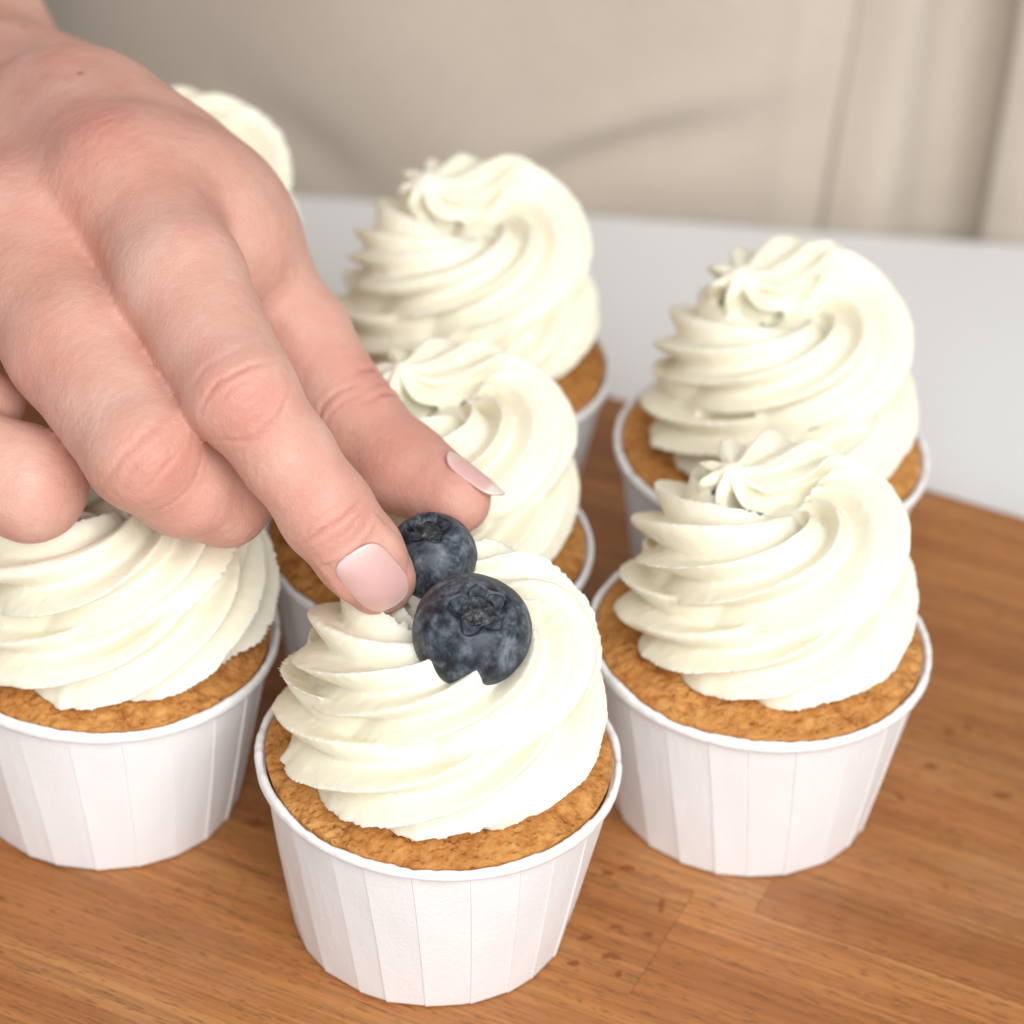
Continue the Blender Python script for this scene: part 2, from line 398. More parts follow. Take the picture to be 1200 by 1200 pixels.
def frosting(parent, seed, end_deg=166, turns=2.25, N=8, dep=.50, hz=1.0, wide=1.0, eye=(4.5, 0), tw=1.15, ph=0.0, lift=32.6, fine=True, berry=None):
    """rope of cream from a star nozzle that does not turn: its ridges make about one twist per turn of the
    spiral, and the rope tips upright into a star where the nozzle is lifted off"""
    rng = np.random.default_rng(seed)
    M, per = (900, 22) if fine else (600, 16)
    K = N*per
    t1 = turns
    s = np.linspace(0, turns, M); e = s-turns
    def ip(xs, ys): return np.interp(s, xs, ys)
    R = ip([0, .25, .85, 1.2, t1-.6, t1-.3, t1-.1, t1], [14.6, 16.8, 17.5, 15.8, 12.0, 11.4, 12.6, 13.5])
    z = ip([0, .6, .95, 1.3, t1-.5, t1-.30, t1], [7.2, 7.4, 12.0, 18.6, 21.8, 22.6, 23.0])
    a = ip([0, .06, .2, .9, 1.5, t1-.45, t1-.25, t1-.12, t1-.05, t1-.015, t1], [2.5, 9.5, 11.8, 12.6, 12.8, 12.6, 11.8, 10.4, 8.6, 4.6, .1])
    b = ip([0, .06, .2, .9, 1.5, t1-.45, t1-.25, t1-.12, t1-.05, t1-.015, t1], [2.5, 8.2, 9.8, 11.2, 11.8, 11.2, 11.0, 10.4, 8.6, 4.6, .1])
    ker = np.hanning(41); ker /= ker.sum()
    def sm(v): return np.convolve(np.pad(v, 20, mode='edge'), ker, 'valid')
    R, z, b2, a2 = sm(R)*wide, sm(z)*hz, sm(b), sm(a)*wide
    n_ = int(M*.03); a2[-n_:] = np.minimum(a2[-n_:], a[-n_:]+.2); b2[-n_:] = np.minimum(b2[-n_:], b[-n_:]+.2)
    beta = R_(70)*np.clip((s-(t1-.40))/.36, 0, 1)
    top = lift*hz - b2*np.cos(beta)                       # the taper stays level with the top of the swirl
    k = np.clip((s-(t1-.55))/.25, 0, 1); k = k*k*(3-2*k)
    z = z*(1-k) + top*k
    ee = np.where(e > -.05, e*.25, e+.0375)
    th = R_(end_deg) + 2*np.pi*ee
    R = R + .6*vnoise(np.stack([s*2.2, 0*s, 0*s], -1), 1, seed); z = z + .5*vnoise(np.stack([s*2.2, 0*s+9, 0*s], -1), 1, seed+1)
    drift = np.clip((s-.9)/(turns-.9), 0, 1)
    cx, cy = eye[0]*drift, eye[1]*drift
    lob = np.arange(K)//per; psi = (np.arange(K) % per)/per
    # tooth profile: thin crisp crest, steep above it, long rounded face below it
    vl = .40
    q = np.where(psi < vl, 1-psi/vl, (psi-vl)/(1-vl))
    hgt = np.where(psi < vl, q**1.35, np.sin(q*np.pi/2)**1.3*.5 + q**1.8*.5)
    for _ in range(3): hgt = .25*np.roll(hgt, 1)+.5*hgt+.25*np.roll(hgt, -1)
    lobe_amp = rng.uniform(.9, 1.08, N)[lob]
    lobe_sh = rng.uniform(-.10, .10, N)[lob]
    phi0 = 2*np.pi*(lob + psi + lobe_sh*np.sin(np.pi*psi)**0)/N
    S, Q = np.meshgrid(s, hgt, indexing='ij')
    PH = phi0[None, :] + 2*np.pi*tw*s[:, None] + ph + rng.uniform(-.3, .3)
    pts = np.stack([(s*9)[:, None]+0*PH, np.broadcast_to(lob[None, :]*7.3, PH.shape), 0*PH], -1).reshape(-1, 3)
    la = (1 + .09*vnoise(pts, 1.0, seed+5)).reshape(PH.shape)
    pts2 = pts*np.array([7.0, 1, 1])
    rag = (vnoise(pts2, .8, seed+6)*.75+vnoise(pts2, 1.9, seed+7)*.35).reshape(PH.shape)
    dq = (dep + .24*np.clip((s-(t1-.32))/.26, 0, 1))[:, None]   # the ridges open into petals at the tip
    rho = 1 - dq*(1-Q)
    crest = np.clip((Q-.72)/.28, 0, 1)
    rho = rho*(1 + (la*lobe_amp[None, :]-1)*Q) + crest*rag*.024
    rr = a2[:, None]*rho*np.cos(PH); zz = b2[:, None]*rho*np.sin(PH)
    # lower outside of the first turn spreads on the cake in an uneven ruffle
    spread = np.clip(-(zz)/9, 0, 1)*np.clip(rr/12, 0, 1)*np.clip((1.1-S)*2, 0, 1)
    ruf = vnoise(np.stack([(th*R)[:, None]*.22+0*PH, PH*0, PH*0], -1).reshape(-1, 3), 1, seed+15).reshape(PH.shape)
    ruf2 = vnoise(np.stack([(th*R)[:, None]*.7+0*PH, PH*0, PH*0], -1).reshape(-1, 3), 1, seed+16).reshape(PH.shape)
    rr = rr + spread*(3.6 + 1.5*ruf + .8*ruf2)
    fwd = -zz*np.sin(beta)[:, None]; zz = zz*np.cos(beta)[:, None]
    x = (R[:, None]+rr)*np.cos(th)[:, None] - fwd*np.sin(th)[:, None] + cx[:, None]; y = (R[:, None]+rr)*np.sin(th)[:, None] + fwd*np.cos(th)[:, None] + cy[:, None]
    Z = np.maximum(z[:, None]+zz, -.9)
    V = np.stack([x.ravel(), y.ravel(), Z.ravel()+H+2.6], -1)
    V += .12*np.stack([vnoise(V, .8, seed+11), vnoise(V, .8, seed+12), vnoise(V, .8, seed+13)], -1)
    if berry is not None:                                # the cream gives way round the berry pressed into it
        c, br = berry; dv = V-c; d = np.linalg.norm(dv, axis=1)
        V = c + dv/np.maximum(d, 1e-6)[:, None]*np.maximum(d, br*.68)[:, None]
    n0 = len(V); F = grid_faces(M, K); j = np.arange(K//2)
    cap = np.stack([n0-K+j, n0-K+(j+1), n0-1-(j+1) % K, n0-1-j], -1)[:-1]
    cap0 = np.stack([j+1, j, K-1-j, K-1-(j+1) % K], -1)[:-1]
    # cream squeezed together between one turn and the next
    i0 = np.arange(0, int((turns-1.2)/turns*M), 4); i1 = i0+int(M/turns)
    px_ = (R*np.cos(th)+cx, R*np.sin(th)+cy, z)
    fc = np.stack([(q[i0]+q[i1])/2*(.90 if k < 2 else 1) for k, q in enumerate(px_)], -1) + np.array([0, 0, H+2.6])
    fr_ = np.stack([np.cos(th[i0]), np.sin(th[i0]), 0*i0], -1); ff = np.linspace(0, 2*np.pi, 20, endpoint=False)
    fil = (fc[:, None, :] + 6.6*np.cos(ff)[None, :, None]*fr_[:, None, :] + 5.0*np.sin(ff)[None, :, None]*np.array([0, 0, 1.0])).reshape(-1, 3)
    nf = len(i0); e0 = [[19-q, 18-q, q+1, q] for q in range(9)]; e1 = [[(nf-1)*20+q, (nf-1)*20+q+1, (nf-1)*20+18-q, (nf-1)*20+19-q] for q in range(9)]
    filf = np.vstack([grid_faces(nf, 20), e0, e1])
    # core that closes the eye of the swirl
    cu, cv = np.meshgrid(np.linspace(.02, np.pi-.02, 24), np.linspace(0, 2*np.pi, 40, endpoint=False), indexing='ij')
    core = np.stack([eye[0]*.75+9.5*np.sin(cu)*np.cos(cv), eye[1]*.75+9.5*np.sin(cu)*np.sin(cv), H+2.6+(11+15.5*np.cos(cu))*hz], -1).reshape(-1, 3)
    # fuse the turns of the rope into one skin where they lie on each other
    cf = np.vstack([grid_faces(24, 40)[:, ::-1], [[(39-q), (38-q), q+1, q] for q in range(19)], [[23*40+q, 23*40+q+1, 23*40+38-q, 23*40+39-q] for q in range(19)]])
    tm = mesh_obj('tmp', np.vstack([V, core, fil]), np.vstack([F, cap, cap0, cf+n0, filf+n0+len(core)]), CREAM, None, True, 1.0)
    md = tm.modifiers.new('r', 'REMESH'); md.mode = 'VOXEL'; md.voxel_size = .40 if fine else .60; md.adaptivity = 0
    ev = tm.evaluated_get(bpy.context.evaluated_depsgraph_get()); m2 = ev.to_mesh()
    co = np.empty(len(m2.vertices)*3, np.float32); m2.vertices.foreach_get('co', co)
    fi = np.empty(len(m2.loops), np.int32); m2.loops.foreach_get('vertex_index', fi)
    V2, F2 = co.reshape(-1, 3).astype(np.float64), fi.reshape(-1, 4)
    ev.to_mesh_clear(); md_ = tm.data; bpy.data.objects.remove(tm); bpy.data.meshes.remove(md_)
    V2 = smooth_mesh(V2, F2, 4, .5)
    return mesh_obj('frosting', V2, F2, CREAM, parent)

B1 = on_z(553, 740, 71.5); B1R = 10.35
CUPS = [  # x, y (mm), seed, frosting options, label
    (-10.0, -132.6, 11, dict(end_deg=132, hz=.95, ph=.30, lift=33.6, eye=(5.0, 0), wide=1.05), 'cupcake with a blueberry resting in the middle of its white cream swirl'),
    (48.4, -91.6, 23, dict(end_deg=166, ph=.0, lift=33.4), 'cupcake without a berry, its whole pleated cup showing, beside the berry-topped cupcake on bare wood'),
    (-74.4, -102.4, 37, dict(end_deg=150, hz=.97, ph=1.1, eye=(3, -1), wide=1.05), 'cupcake under the curled middle and ring fingers, at the other side of the berry-topped cupcake'),
    (52.8, -25.0, 41, dict(end_deg=178, hz=1.12, ph=.5, tw=1.05, eye=(3.5, -1.5), lift=35), 'cupcake close to the far edge of the board, with a wide crescent of sponge uncovered'),
    (-16.1, -66.3, 53, dict(end_deg=160, hz=1.0, ph=.3, eye=(5.5, 1)), 'cupcake directly behind the berry-topped one, partly hidden by the thumb tip'),
    (-13.3, .6, 67, dict(end_deg=170, hz=1.14, ph=.75, tw=1.25, eye=(4, 1.5), turns=2.32, lift=34.5), 'cupcake between the thumb knuckle and the apron, its tall swirl rising against the beige cloth'),
    (-78.0, 21.0, 79, dict(end_deg=150, hz=1.12, ph=.4, lift=35), 'cupcake mostly hidden behind the back of the hand, only a round edge of cream showing'),
]
for x, y, seed, fo, lab in CUPS:
    c = empty('cupcake', (x*MM, y*MM, .3*MM), 0)
    tag(c, lab, 'cupcake', 'cupcakes standing on the board')
    cup = paper_cup(c, seed); cup.rotation_euler.z = seed
    sp = sponge(c, seed); sp.rotation_euler.z = seed*.7
    frosting(c, seed, fine=y < -60, berry=(B1-np.array([x, y, .3]), B1R) if y < -130 else None, **fo)

# ------------------------------------------------------------------ blueberries
def blueberry(name, center, rad, axis, seed, label, roll=0, flat=.86):
    rng = np.random.default_rng(seed)
    root = empty(name, center*MM)
    z = Vector(axis).normalized()
    root.rotation_mode = 'QUATERNION'; root.rotation_quaternion = z.to_track_quat('Z', 'Y') @ Matrix.Rotation(roll, 3, 'Z').to_quaternion()
    tag(root, label, 'blueberry')
    nt, npn = 180, 150
    u = np.concatenate([np.linspace(0.002, .75, 85), np.linspace(.76, np.pi-.002, npn-85)])
    th = np.linspace(0, 2*np.pi, nt, endpoint=False)
    U, T = np.meshgrid(u, th, indexing='ij')
    # five-pointed crater round the crown
    star = .45 + .05*np.cos(5*T) + .025*np.cos(2*T+1)
    k = U/star
    edge = 1/(1+np.exp((k-1)*16))
    lip = np.exp(-((k-1.12)/.16)**2)
    r = 1 - .155*edge*(1-.35*np.clip(1-k, 0, 1)) + .022*lip*(1+.5*np.cos(5*T+.4))
    P = np.stack([np.sin(U)*np.cos(T), np.sin(U)*np.sin(T), np.cos(U)], -1)
    V = P.reshape(-1, 3)*r.reshape(-1, 1)*rad
    V[:, 2] *= flat
    V *= (1 + .03*edge.ravel()*fbm(P.reshape(-1, 3), 9, 3, seed+4) + .022*vnoise(P.reshape(-1, 3), 1.6, seed) + .006*vnoise(P.reshape(-1, 3), 5, seed+1))[:, None]
    sk = mesh_obj('berry_skin', V, grid_faces(len(u), nt)[:, ::-1], BERRY, root)
    attr(sk, 'dark', np.clip(edge*1.3-.35, 0, .85).ravel())
    # crown lobes, small wedges folded outward at the rim of the crater
    for i in range(5):
        t0 = 2*np.pi*i/5 + rng.uniform(-.1, .1); hw = rng.uniform(.48, .60)
        lift = rng.uniform(-.01, .025); ln = rng.uniform(.15, .21)
        vs = []
        nu, nv = 9, 9
        for side in (0, 1):
            for iu in range(nu):
                fu = iu/(nu-1)
                for iv in range(nv):
                    fv = iv/(nv-1)*2-1
                    wd = hw*(1-.75*fu**1.4)
                    uu = .33 + ln*fu - .03*fv*fv
                    rr = (.90 + .115*math.sin(min(1, fu*1.35)*math.pi/2) + lift*fu - .03*fv*fv + .012*math.sin(5*fv+i)) - side*.035
                    tt = t0 + fv*wd
                    vs.append((rr*rad*math.sin(uu)*math.cos(tt), rr*rad*math.sin(uu)*math.sin(tt), rr*rad*math.cos(uu)*flat))
        F = []
        g = grid_faces(nu, nv, False)
        F += g.tolist() + (g[:, ::-1]+nu*nv).tolist()
        bd = [j for j in range(nv)] + [i2*nv+nv-1 for i2 in range(1, nu)] + [(nu-1)*nv+j for j in range(nv-2, -1, -1)] + [i2*nv for i2 in range(nu-2, 0, -1)]
        for q in range(len(bd)):
            p0, p1 = bd[q], bd[(q+1) % len(bd)]
            F.append([p1, p0, p0+nu*nv, p1+nu*nv])
        mesh_obj('crown_lobe', vs, F, CALYX, root)
    return root
blueberry('blueberry', B1, B1R, (.13, -.42, .90), 5, 'larger blueberry with an open star-shaped crown resting on the cream swirl', .3)
B2 = at(505, 652, 540.0); B2R = 8.2
blueberry('blueberry', B2, B2R, (-.12, -.12, .98), 9, 'smaller blueberry held between the thumb and index finger', 1.0, .9)

# ------------------------------------------------------------------ person: arm and hand as one continuous skin
def chain(*pts):
    return [(at(p[0], p[1], p[2]), p[3]) for p in pts]
INDEX = chain((145, 215, 556, 12.6), (212, 330, 534, 11.3), (282, 460, 519, 9.3), (335, 533, 520, 7.9), (384, 602, 524, 8.0), (420, 648, 527.5, 7.4), (444, 678, 531, 6.6))
MIDDLE = chain((0, 275, 556, 12.4), (86, 406, 538, 11.8), (168, 530, 524, 10.0), (215, 570, 530, 8.6), (262, 584, 538, 8.2), (262, 600, 558, 7.0))
RING = chain((-125, 360, 566, 11.5), (-100, 440, 552, 9.0), (-60, 530, 538, 9.4), (35, 567, 540, 10.0), (40, 575, 560, 8.0))
RING_FOLD = chain((-90, 440, 556, 8.0), (-12, 478, 549, 6.6))
PINKY = chain((-225, 430, 585, 9.5), (-190, 520, 568, 8.0), (-130, 585, 560, 7.4), (-95, 590, 576, 6.4))
THUMB = chain((262, 292, 578, 12.0), (345, 395, 572, 10.2), (417, 500, 567, 9.0), (472, 548, 561, 8.4), (532, 584, 553.5, 6.9))
META = [chain((135, 215, 552, 12.0), (70, 150, 585, 12.5), (10, 125, 612, 14)),
        chain((-5, 275, 556, 12.0), (-40, 195, 588, 12.5), (-35, 150, 612, 14)),
        chain((-125, 360, 566, 11.5), (-110, 250, 592, 12), (-80, 180, 610, 14)),
        chain((-225, 430, 585, 9.5), (-180, 320, 600, 11), (-120, 210, 606, 14))]
THENAR = chain((262, 292, 578, 12.0), (172, 218, 596, 12.6), (95, 152, 616, 14.5), (10, 160, 622, 17))
WEB = chain((235, 270, 572, 9.5), (190, 255, 562, 10.0), (120, 240, 566, 10))
WEB3 = chain((200, 250, 560, 10.5), (250, 290, 560, 9.0))
DORSUM = chain((120, 165, 582, 12.5), (182, 205, 578, 11.5), (232, 245, 568, 10.0), (262, 290, 566, 9.0))
WEB2 = chain((150, 300, 552, 7.5), (85, 325, 556, 8), (10, 360, 560, 8))
PALM = chain((60, 260, 580, 12), (-80, 320, 592, 13), (-60, 250, 606, 14))
ELB = np.array([-228.0, 205.0, 96.0]); SHO = np.array([-205.0, 300.0, 400.0])
FORE = [[(at(4, 146, 628), 17.0), (ELB*.35+at(4, 146, 628)*.65+np.array([4, 0, 4]), 24), (ELB, 34)],
        [(at(-105, 190, 612), 16.5), (ELB*.35+at(-105, 190, 612)*.65, 24), (ELB, 34)],
        [(ELB, 34), (ELB*.5+SHO*.5, 42), (SHO, 48)]]
TORSO_C, TORSO_R = np.array([50.0, 315.0, 60.0]), np.array([165.0, 112.0, 330.0])

def cap(P, a, ra, b, rb):
    ba = b-a; L2 = ba@ba
    t = np.clip((P-a)@ba/L2, 0, 1)
    d = P - a - t[:, None]*ba
    return np.sqrt((d*d).sum(1)) - (ra+(rb-ra)*t)
def smin(a, b, k):
    h = np.maximum(k-np.abs(a-b), 0)/k
    return np.minimum(a, b)-h*h*k*.25
def sd_chain(P, ch, k=3.0):
    d = None
    for (a, ra), (b, rb) in zip(ch[:-1], ch[1:]):
        c = cap(P, a, ra, b, rb); d = c if d is None else smin(d, c, k)
    return d
def sd_body(P):
    near = (P[:, 1] < 60) & (P[:, 0] < 40) & (P[:, 2] > 20)
    arm = smin(sd_chain(P, FORE[0], 12), sd_chain(P, FORE[1], 12), 16)
    if near.any():
        arm[near] = sd_hand(P[near], arm[near])
    d = smin(arm, sd_chain(P, FORE[2], 20), 20)
    q = (P-TORSO_C)/TORSO_R; ql = np.sqrt((q*q).sum(1))
    tor = (ql-1)*TORSO_R.min()*np.clip(ql, .3, 1)
    return smin(d, tor, 30)
def sd_hand(P, arm):
    palm = None
    for m in META:
        c = sd_chain(P, m, 4); palm = c if palm is None else smin(palm, c, 9)
    palm = smin(palm, sd_chain(P, PALM), 9)
    palm = smin(palm, sd_chain(P, THENAR, 5), 9)
    palm = smin(palm, arm, 14)
    palm = smin(smin(smin(palm, sd_chain(P, WEB), 11), sd_chain(P, WEB2), 6), sd_chain(P, DORSUM, 6), 15)
    palm = smin(palm, sd_chain(P, WEB3), 12)
    d = palm
    for ch, k in ((INDEX, 7), (MIDDLE, 7), (RING, 6), (PINKY, 6), (THUMB, 7)):
        f = sd_chain(P, ch, 2.5)
        d = smin(d, smin(f, palm, k), 1.5)
    d = smin(d, sd_chain(P, RING_FOLD), 1.2)
    return d

def axis_coords(lo, f0, f1, hi, fine, coarse):
    a = np.arange(f0, f1, fine)
    up, st = [], fine
    x = a[-1]
    while x < hi: st = min(coarse, st*1.25); x += st; up.append(x)
    dn, st, x = [], fine, a[0]
    while x > lo: st = min(coarse, st*1.25); x -= st; dn.append(x)
    return np.array(dn[::-1]+a.tolist()+up)
gxs = axis_coords(-300, -138, -3, 210, .97, 10)
gys = axis_coords(-160, -158, 5, 450, .97, 10)
gzs = axis_coords(-290, 58, 140, 470, .97, 10)

def surface_nets(xs, ys, zs, fn):
    n = (len(xs), len(ys), len(zs)); B = 6
    F = np.empty(n, np.float32)
    # coarse pass at block centres, full pass only near the surface
    def blocks(c): 
        k = [(i, min(i+B, len(c))) for i in range(0, len(c), B)]
        return k, np.array([(c[a]+c[b-1])/2 for a, b in k]), np.array([(c[min(b, len(c)-1)]-c[max(a-1, 0)])/2 for a, b in k])
    (bx, cx, hx), (by, cy, hy), (bz, cz, hz) = blocks(xs), blocks(ys), blocks(zs)
    G = np.stack(np.meshgrid(cx, cy, cz, indexing='ij'), -1).reshape(-1, 3)
    D = np.concatenate([fn(G[i:i+200000]) for i in range(0, len(G), 200000)]).reshape(len(cx), len(cy), len(cz))
    hd = np.sqrt(hx[:, None, None]**2+hy[None, :, None]**2+hz[None, None, :]**2)
    near = np.abs(D) < hd*1.25+4
    ix = np.arange(n[0])//B; iy = np.arange(n[1])//B; iz = np.arange(n[2])//B
    F[:] = D[ix][:, iy][:, :, iz]
    mask = near[ix][:, iy][:, :, iz]
    I = np.argwhere(mask)
    for i in range(0, len(I), 300000):
        j = I[i:i+300000]
        F[j[:, 0], j[:, 1], j[:, 2]] = fn(np.stack([xs[j[:, 0]], ys[j[:, 1]], zs[j[:, 2]]], -1))
    ins = F < 0
    cnt = np.zeros([k-1 for k in n], np.int8)
    offs = [(a, b, c) for a in (0, 1) for b in (0, 1) for c in (0, 1)]
    for a, b, c in offs: cnt += ins[a:n[0]-1+a, b:n[1]-1+b, c:n[2]-1+c]
    act = np.argwhere((cnt > 0) & (cnt < 8))
    vid = np.full(cnt.shape, -1, np.int32); vid[act[:, 0], act[:, 1], act[:, 2]] = np.arange(len(act))
    val = {o: F[act[:, 0]+o[0], act[:, 1]+o[1], act[:, 2]+o[2]] for o in offs}
    acc = np.zeros((len(act), 3)); num = np.zeros(len(act))
    for o in offs:
        for ax in range(3):
            if o[ax]: continue
            o2 = list(o); o2[ax] = 1; o2 = tuple(o2)
            v0, v1 = val[o], val[o2]; m = (v0 < 0) != (v1 < 0)
            t = np.where(m, v0/np.where(m, v0-v1, 1), 0)
            p = np.array(o, float)[None, :].repeat(len(act), 0); p[:, ax] = t
            acc[m] += p[m]; num[m] += 1
    loc = acc/num[:, None]
    V = np.stack([c[act[:, k]]*(1-loc[:, k])+c[act[:, k]+1]*loc[:, k] for k, c in enumerate((xs, ys, zs))], -1)
    faces = []
    for ax in range(3):
        sl0 = [slice(1, -1)]*3; sl0[ax] = slice(0, -1); sl1 = list(sl0); sl1[ax] = slice(1, None)
        a0, a1 = ins[tuple(sl0)], ins[tuple(sl1)]
        e = np.argwhere(a0 != a1)
        st = a0[e[:, 0], e[:, 1], e[:, 2]]
        e = e + np.array([0 if k == ax else 1 for k in range(3)])
        u, v = (ax+1) % 3, (ax+2) % 3
        def g(du, dv):
            q = e.copy(); q[:, u] += du; q[:, v] += dv
            return vid[q[:, 0], q[:, 1], q[:, 2]]
        f = np.stack([g(-1, -1), g(0, -1), g(0, 0), g(-1, 0)], -1)
        f[~st] = f[~st][:, ::-1]
        faces.append(f[(f >= 0).all(1)])
    return V, np.vstack(faces)
BV, BF = surface_nets(gxs, gys, gzs, sd_body)
# relax the lattice, then one subdivision for the skin folds
BV = smooth_mesh(BV, BF, 3)
tmp = mesh_obj('tmp', BV, BF, SKIN, None, True, 1.0)
md = tmp.modifiers.new('s', 'SUBSURF'); md.levels = 1
dg = bpy.context.evaluated_depsgraph_get()
me2 = tmp.evaluated_get(dg).to_mesh()
nv = len(me2.vertices); co = np.empty(nv*3, np.float32); me2.vertices.foreach_get('co', co); V = co.reshape(-1, 3).astype(np.float64)
no = np.empty(nv*3, np.float32); me2.vertices.foreach_get('normal', no); Nn = no.reshape(-1, 3).astype(np.float64)
fi = np.empty(len(me2.loops), np.int32); me2.loops.foreach_get('vertex_index', fi); Fq = fi.reshape(-1, 4)
tmp.evaluated_get(dg).to_mesh_clear(); _m = tmp.data; bpy.data.objects.remove(tmp); bpy.data.meshes.remove(_m)

view = -FW
def frame(a, b, nrm):
    """along, across, outward axes of a joint"""
    t = (b-a)/np.linalg.norm(b-a); n = nrm-(nrm@t)*t; n /= np.linalg.norm(n)
    return t, np.cross(n, t), n
def local(P, c, fr):
    d = P-c; return d@fr[0], d@fr[1], d@fr[2]
crease_shade = np.zeros(nv); disp = np.zeros(nv); flush_and_shade = np.zeros(nv); mole = np.zeros(nv)
hand = (V[:, 1] < 30) & (V[:, 2] > 40) & (V[:, 0] < 10)
HI = np.nonzero(hand)[0]; HP = V[HI]
wob = .45*vnoise(HP, .25, 3)+.2*vnoise(HP, .8, 4)
def creases(c, fr, lines, rr=0, spread=9, bulge=0):
    u, v, n = local(HP, c, fr)
    m = np.exp(-(((HP-c)**2).sum(1)/14.5**2)**4)           # only the joint itself
    for u0, curv, dp, wd, half in lines:
        uu = u-u0-curv*v*v+wob
        fade = np.exp(-(v/half)**4)*m
        dp = dp*1.45
        disp[HI] -= dp*np.exp(-(uu/wd)**2)*fade*(n > 1.0)
        crease_shade[HI] = np.maximum(crease_shade[HI], min(1, dp*2.2)*np.exp(-(uu/wd)**2)*fade*(n > 1.0))  # mask for painting shade along the creases
        disp[HI] += dp*.22*np.exp(-((np.abs(uu)-wd*2.4)/(wd*1.6))**2)*fade*(n > 1.0)
    if rr: flush_and_shade[HI] = np.maximum(flush_and_shade[HI], rr*np.exp(-(u/7.5)**2-(v/8.0)**2)*np.clip(n/4, 0, 1))
    if bulge: disp[HI] += bulge*np.exp(-(u/5.0)**2-(v/6.0)**2)*np.clip(n/4, 0, 1)
frI = frame(INDEX[2][0], INDEX[4][0], view)
creases(INDEX[2][0], frI, [(-7.4, .03, .10, .4, 6.0), (-4.6, .05, .26, .38, 6.5), (-2.6, .04, .12, .35, 3.5), (6.4, -.045, .28, .38, 7.0), (.6, .02, .09, .35, 3.5)], .38, bulge=.25)
frD = frame(INDEX[4][0], INDEX[6][0], view)
creases(INDEX[4][0], frD, [(-1.6, .018, .34, .38, 6.5), (.8, -.01, .13, .36, 5.0), (-3.8, .03, .12, .38, 4.5)], .3)
frM = frame(MIDDLE[2][0], MIDDLE[3][0], view)
creases(MIDDLE[2][0], frM, [(-7.0, .045, .16, .42, 8.0), (-4.6, .05, .18, .38, 6.5), (-1.0, .02, .20, .38, 5.0), (6.2, -.045, .14, .42, 6.5)], .36, bulge=.25)
frT = frame(THUMB[2][0], THUMB[3][0], RT*.8+UP*.5+view*.35)
creases(THUMB[2][0], frT, [(-3.4, .02, .5, .5, 6), (0.4, .0, .2, .45, 6), (2.6, 0, .4, .5, 6)], .3)
frTp = frame(THUMB[2][0], THUMB[3][0], view)
creases(THUMB[2][0]-2*frTp[0], frTp, [(0, .03, .22, .4, 6), (2.0, .03, .10, .35, 5)], 0)
# friction ridges on the side of the thumb pad
u, v, n = local(HP, THUMB[3][0], frame(THUMB[3][0], THUMB[4][0], view))
rd = np.sin((u*.86+v*.5+.4*wob)*2*np.pi/1.05)
disp[HI] += .035*rd*np.exp(-((u+3)/8)**2-(v/7)**2)*(n > 0)
# fine criss-cross lines over the big knuckle
for c, rr, sp in ((INDEX[0][0], .55, 14), (MIDDLE[0][0], .35, 14), (at(250, 235, 566), .0, 6)):
    fr = frame(c, c+(INDEX[2][0]-INDEX[0][0]), view+np.array([0, 0, .6])); u, v, n = local(HP, c, fr)
    m = np.exp(-(u/sp)**2-(v/sp)**2)*(n > 1)
    st = vnoise(np.stack([u*1.3+.25*v, v*.22, 0*u], -1), 1, 8)
    disp[HI] -= .10*m*np.clip(1-np.abs(st)*4, 0, 1)
    if rr: flush_and_shade[HI] = np.maximum(flush_and_shade[HI], rr*np.exp(-(u/11)**2-(v/11)**2)*np.clip(n/4, 0, 1))
# faint transverse skin lines everywhere
fr = frame(INDEX[0][0], INDEX[2][0], view); u, v, n = local(HP, INDEX[0][0], fr)
for fu, fv, sd, am in ((1.5, .30, 51, .09), (.9, .5, 52, .075), (.35, 1.1, 53, .06)):
    st = vnoise(np.stack([u*fu+.2*v, v*fv, n*.3], -1), 1, sd)
    disp[HI] -= am*np.clip(1-np.abs(st)*4, 0, 1)*(.4+.6*np.clip(vnoise(HP, .08, sd+5)+.3, 0, 1))
# tendon to the thumb
for c, d2, r2 in ((at(255, 240, 560), at(238, 205, 566), .9),):
    t = np.clip((HP-c)@(d2-c)/((d2-c)@(d2-c)), 0, 1); dd = np.linalg.norm(HP-c-t[:, None]*(d2-c), axis=1)
    disp[HI] += .5*np.exp(-(dd/2.6)**2)
# flushed finger tips and pads
for c, rr, sp in ((INDEX[6][0], .45, 8), (THUMB[4][0], .6, 9), (THUMB[3][0], .55, 9), (MIDDLE[4][0], .3, 9), (RING[3][0], .25, 11)):
    flush_and_shade[HI] = np.maximum(flush_and_shade[HI], rr*np.exp(-((HP-c)**2).sum(1)/sp**2))
flush_and_shade[HI] += .24*fbm(HP, .06, 3, 21) + .10*fbm(HP, .3, 2, 22)
disp[HI] += .16*fbm(HP, .11, 2, 31)*.8
def trace(o, d):
    t = 0.0
    for _ in range(80):
        s = float(sd_body((o+t*d)[None, :])[0])
        if s < .02: break
        t += s*.8
    return o+t*d
for px, py, s in ((94, 86, .6), (28, 31, .55)):
    o = at(px, py, 480.0); m = trace(o, (at(px, py, 700.0)-o)/np.linalg.norm(at(px, py, 700.0)-o))
    mole = np.maximum(mole, .8*np.exp(-((V-m)**2).sum(1)/s**2))

